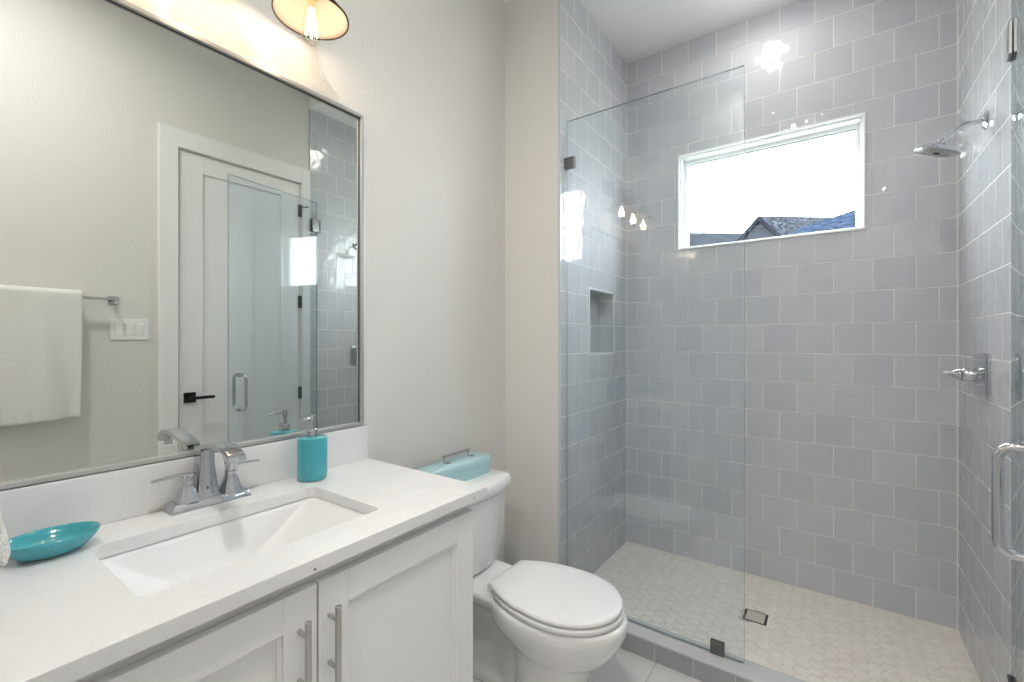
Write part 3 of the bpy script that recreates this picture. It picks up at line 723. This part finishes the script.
# ------------------------------------------------------------------ right wall accessories (seen in the mirror)
tb = thing('towel_bar', (W, .455, 1.567), 'chrome towel bar with square posts on wall opposite the mirror', 'towel bar')
BX = W - .062
bm = bmesh.new(); cyl(bm, (BX, .145, 1.567), (BX, .762, 1.567), .008, 18); sub('bar', bm, M['chrome'], tb, smooth=True)
for y in (.155, .752):
    bm = bmesh.new(); box(bm, (W - .007, y - .022, 1.545), (W, y + .022, 1.589)); box(bm, (BX - .012, y - .010, 1.557), (W - .007, y + .010, 1.577)); sub('post', bm, M['chrome'], tb, bevel=.0015)
def drape(name, x_bar, y0, y1, ztop, zf, zb, gap, m, face=-1, along='y', wall=None, amp=.004, flare=.010, fexp=1):
    """folded towel over a bar; front falls to zf, back to zb"""
    prof = []
    nz = 26
    for k in range(nz + 1): prof.append((1, zf + (ztop - gap - zf) * k / nz))
    arc = [(cos(radians(a)), sin(radians(a))) for a in range(15, 180, 15)]
    back = [(-1, ztop - gap - (ztop - gap - zb) * k / nz) for k in range(nz + 1)]
    bm = bmesh.new(); ny = 56; grid = []
    L_ = [('f', s_, z_) for s_, z_ in prof] + [('a', c_, s_) for c_, s_ in arc] + [('b', s_, z_) for s_, z_ in back]
    for j in range(ny + 1):
        t_ = j / ny; row = []
        for kind_, p, q_ in L_:
            y = y0 + (y1 - y0) * t_
            if kind_ == 'a': off = p * gap; z = ztop - gap + q_ * gap
            else: off = p * gap; z = q_
            fall = max(0, min(1, (ztop - z) / (ztop - zf)))
            wave = amp * fall * (sin(t_ * 11 + 1.0) + .6 * sin(t_ * 23 + z * 4))
            taper = (1 - .05 * fall * fall)
            y = (y0 + y1) / 2 + (y - (y0 + y1) / 2) * taper
            if kind_ == 'f':
                off += wave + flare * fall ** fexp
                hz = z - zf
                if hz < .055: off += .0035 * sin(t_ * 75) * (1 if .008 < hz < .05 else .3)
                z = z + (.010 * (t_ - .5) * 2) * fall
            if kind_ == 'b': off = -gap * (1 - .2 * fall)
            row.append((y, off, z))
        grid.append(row)
    V = [[bm.verts.new(((x_bar + face * o_, y_, z_) if along == 'y' else (y_, x_bar + face * o_, z_))) for y_, o_, z_ in row] for row in grid]
    for a, b in zip(V[:-1], V[1:]):
        for i in range(len(a) - 1): bm.faces.new((a[i], a[i + 1], b[i + 1], b[i]))
    o = finish(name, bm, m, smooth=True, sharp=180)
    md = o.modifiers.new('thick', 'SOLIDIFY'); md.thickness = .012; md.offset = 0
    s = o.modifiers.new('sub', 'SUBSURF'); s.levels = 1; s.render_levels = 1
    return o
tw = drape('bath_towel', BX, .20, .612, 1.599, .940, 1.05, .022, M['towel'], face=-1, along='y', amp=.013)
tag(tw, 'white terry bath towel draped over the chrome towel bar', 'towel')
bm = bmesh.new(); 
rows = [[tw.data.vertices[i].co for i in range(0)]]
bm.free()
sw = thing('switch_plate', (W, .824, 1.405), 'white three-gang light switch plate next to the door casing', 'light switch')
bm = bmesh.new(); box(bm, (W - .006, .738, 1.347), (W, .911, 1.463)); sub('cover_plate', bm, M['plastic'], sw, bevel=.002)
for y in (.7785, .8245, .8705):
    bm = bmesh.new(); rings(bm, [[(W - .0062, y - .0165, 1.371), (W - .0062, y + .0165, 1.371), (W - .0062, y + .0165, 1.439), (W - .0062, y - .0165, 1.439)],
        [(W - .008, y - .0155, 1.372), (W - .008, y + .0155, 1.372), (W - .012, y + .0155, 1.438), (W - .012, y - .0155, 1.438)]]); sub('rocker', bm, M['vinyl'], sw, bevel=.0006)

# hand towel on ring (front wall)
rg = thing('towel_ring', (.318, .02, 1.66), 'square chrome towel ring on the wall at the vanity end', 'towel ring')
bm = bmesh.new(); box(bm, (.296, .02, 1.638), (.340, .027, 1.682)); box(bm, (.308, .027, 1.652), (.328, .086, 1.668)); sub('post', bm, M['chrome'], rg, bevel=.001)
bm = bmesh.new(); tube(bm, [(.238, .074, 1.655), (.42, .074, 1.655), (.42, .074, 1.545), (.238, .074, 1.545), (.238, .074, 1.651)], .0048, 10); sub('ring', bm, M['chrome'], rg)
ht = drape('hand_towel', .074, .250, .420, 1.562, 1.000, 1.06, .014, M['towel'], face=1, along='x', amp=.004, flare=.020, fexp=5)
tag(ht, 'white terry hand towel hanging from the ring above the counter', 'towel')

# toilet paper holder on vanity side, reflected in the glass
tp = thing('toilet_paper_holder', (.40, VY1, .755), 'chrome toilet paper holder on the vanity side facing the toilet', 'toilet paper holder')
bm = bmesh.new(); box(bm, (.398, VY1, .733), (.442, VY1 + .007, .777)); box(bm, (.41, VY1 + .007, .745), (.43, VY1 + .075, .765)); cyl(bm, (.42, VY1 + .065, .755), (.25, VY1 + .065, .755), .013)
sub('holder_arm', bm, M['chrome'], tp, bevel=.001)
bm = bmesh.new(); lathe(bm, [(.020, 0), (.055, 0), (.055, .105), (.020, .105), (.020, 0)], (.28, VY1 + .065, .745), (1, 0, 0), n=36, cap=False)
tag(finish('toilet_paper_roll', bm, M['paper'], smooth=True, sharp=50), 'white toilet paper roll on the chrome holder beside the toilet', 'toilet paper')

# ------------------------------------------------------------------ outside
bm = bmesh.new(); box(bm, (-60, 4, -3.2), (60, 90, -3.0)); struct('ground', bm, M['ground'])
def house(name, A, B, run, drop, label, rm_, gable=None, ext=(0, 0)):
    A, B = Vector(A), Vector(B); d = (B - A); d.z = 0; d.normalize(); A = A - d * ext[0]; B = B + d * ext[1]; z = A.z
    n_ = Vector((-d.y, d.x, 0)); n_ = n_ if n_.y < 0 else -n_
    mid = (A + B) / 2
    t = thing(name, (mid.x, mid.y, -3.0), label, 'house', 'neighbouring houses beyond the window')
    bm = bmesh.new(); th = Vector((0, 0, -.18))
    for P in (1, -1):
        q = [A + th * 0, B, B + n_ * P * run - Vector((0, 0, drop)), A + n_ * P * run - Vector((0, 0, drop))]
        q = [Vector((p.x, p.y, z if i < 2 else z - drop)) for i, p in enumerate(q)]
        rings(bm, [[p for p in q], [p + th for p in q]])
    sub('roof', bm, rm_, t)
    bm = bmesh.new(); w = run * .88; i_ = .3; zz = z - drop * .88 - .2
    a0, b0 = A + d * i_, B - d * i_
    def P5(p): return [Vector((p.x + n_.x * w, p.y + n_.y * w, -3)), Vector((p.x + n_.x * w, p.y + n_.y * w, zz)), Vector((p.x, p.y, z - .22)), Vector((p.x - n_.x * w, p.y - n_.y * w, zz)), Vector((p.x - n_.x * w, p.y - n_.y * w, -3))]
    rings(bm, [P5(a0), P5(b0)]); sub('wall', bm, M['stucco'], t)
    return t
A = at(758.5, 216, 22.5); B = at(830, 217, 24.5); zr = (A.z + B.z) / 2
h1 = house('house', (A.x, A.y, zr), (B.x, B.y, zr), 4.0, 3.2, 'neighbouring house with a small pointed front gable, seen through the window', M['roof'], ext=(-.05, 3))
# front gable: ridge runs toward us
ap = at(758.5, 215.4, 20.5)
bm = bmesh.new()
for s_ in (-1, 1):
    q = [Vector((ap.x, 20.5, ap.z)), Vector((ap.x + s_ * 2.0, 20.5, ap.z - 2.25)), Vector((ap.x + s_ * 2.0, 25, ap.z - 2.25)), Vector((ap.x, 25, ap.z))]
    rings(bm, [q, [p + Vector((0, 0, -.2)) for p in q]])
o = sub('gable_roof', bm, M['fascia'], h1)
bm = bmesh.new(); rings(bm, [[(ap.x, y_, ap.z - .22), (ap.x + 1.85, y_, ap.z - 2.3), (ap.x + 1.85, y_, -3), (ap.x - 1.85, y_, -3), (ap.x - 1.85, y_, ap.z - 2.3)] for y_ in (20.75, 24)]); sub('gable_wall', bm, M['stucco'], h1)
A = at(800, 228, 17.0); B = at(870, 204.5, 15.15)
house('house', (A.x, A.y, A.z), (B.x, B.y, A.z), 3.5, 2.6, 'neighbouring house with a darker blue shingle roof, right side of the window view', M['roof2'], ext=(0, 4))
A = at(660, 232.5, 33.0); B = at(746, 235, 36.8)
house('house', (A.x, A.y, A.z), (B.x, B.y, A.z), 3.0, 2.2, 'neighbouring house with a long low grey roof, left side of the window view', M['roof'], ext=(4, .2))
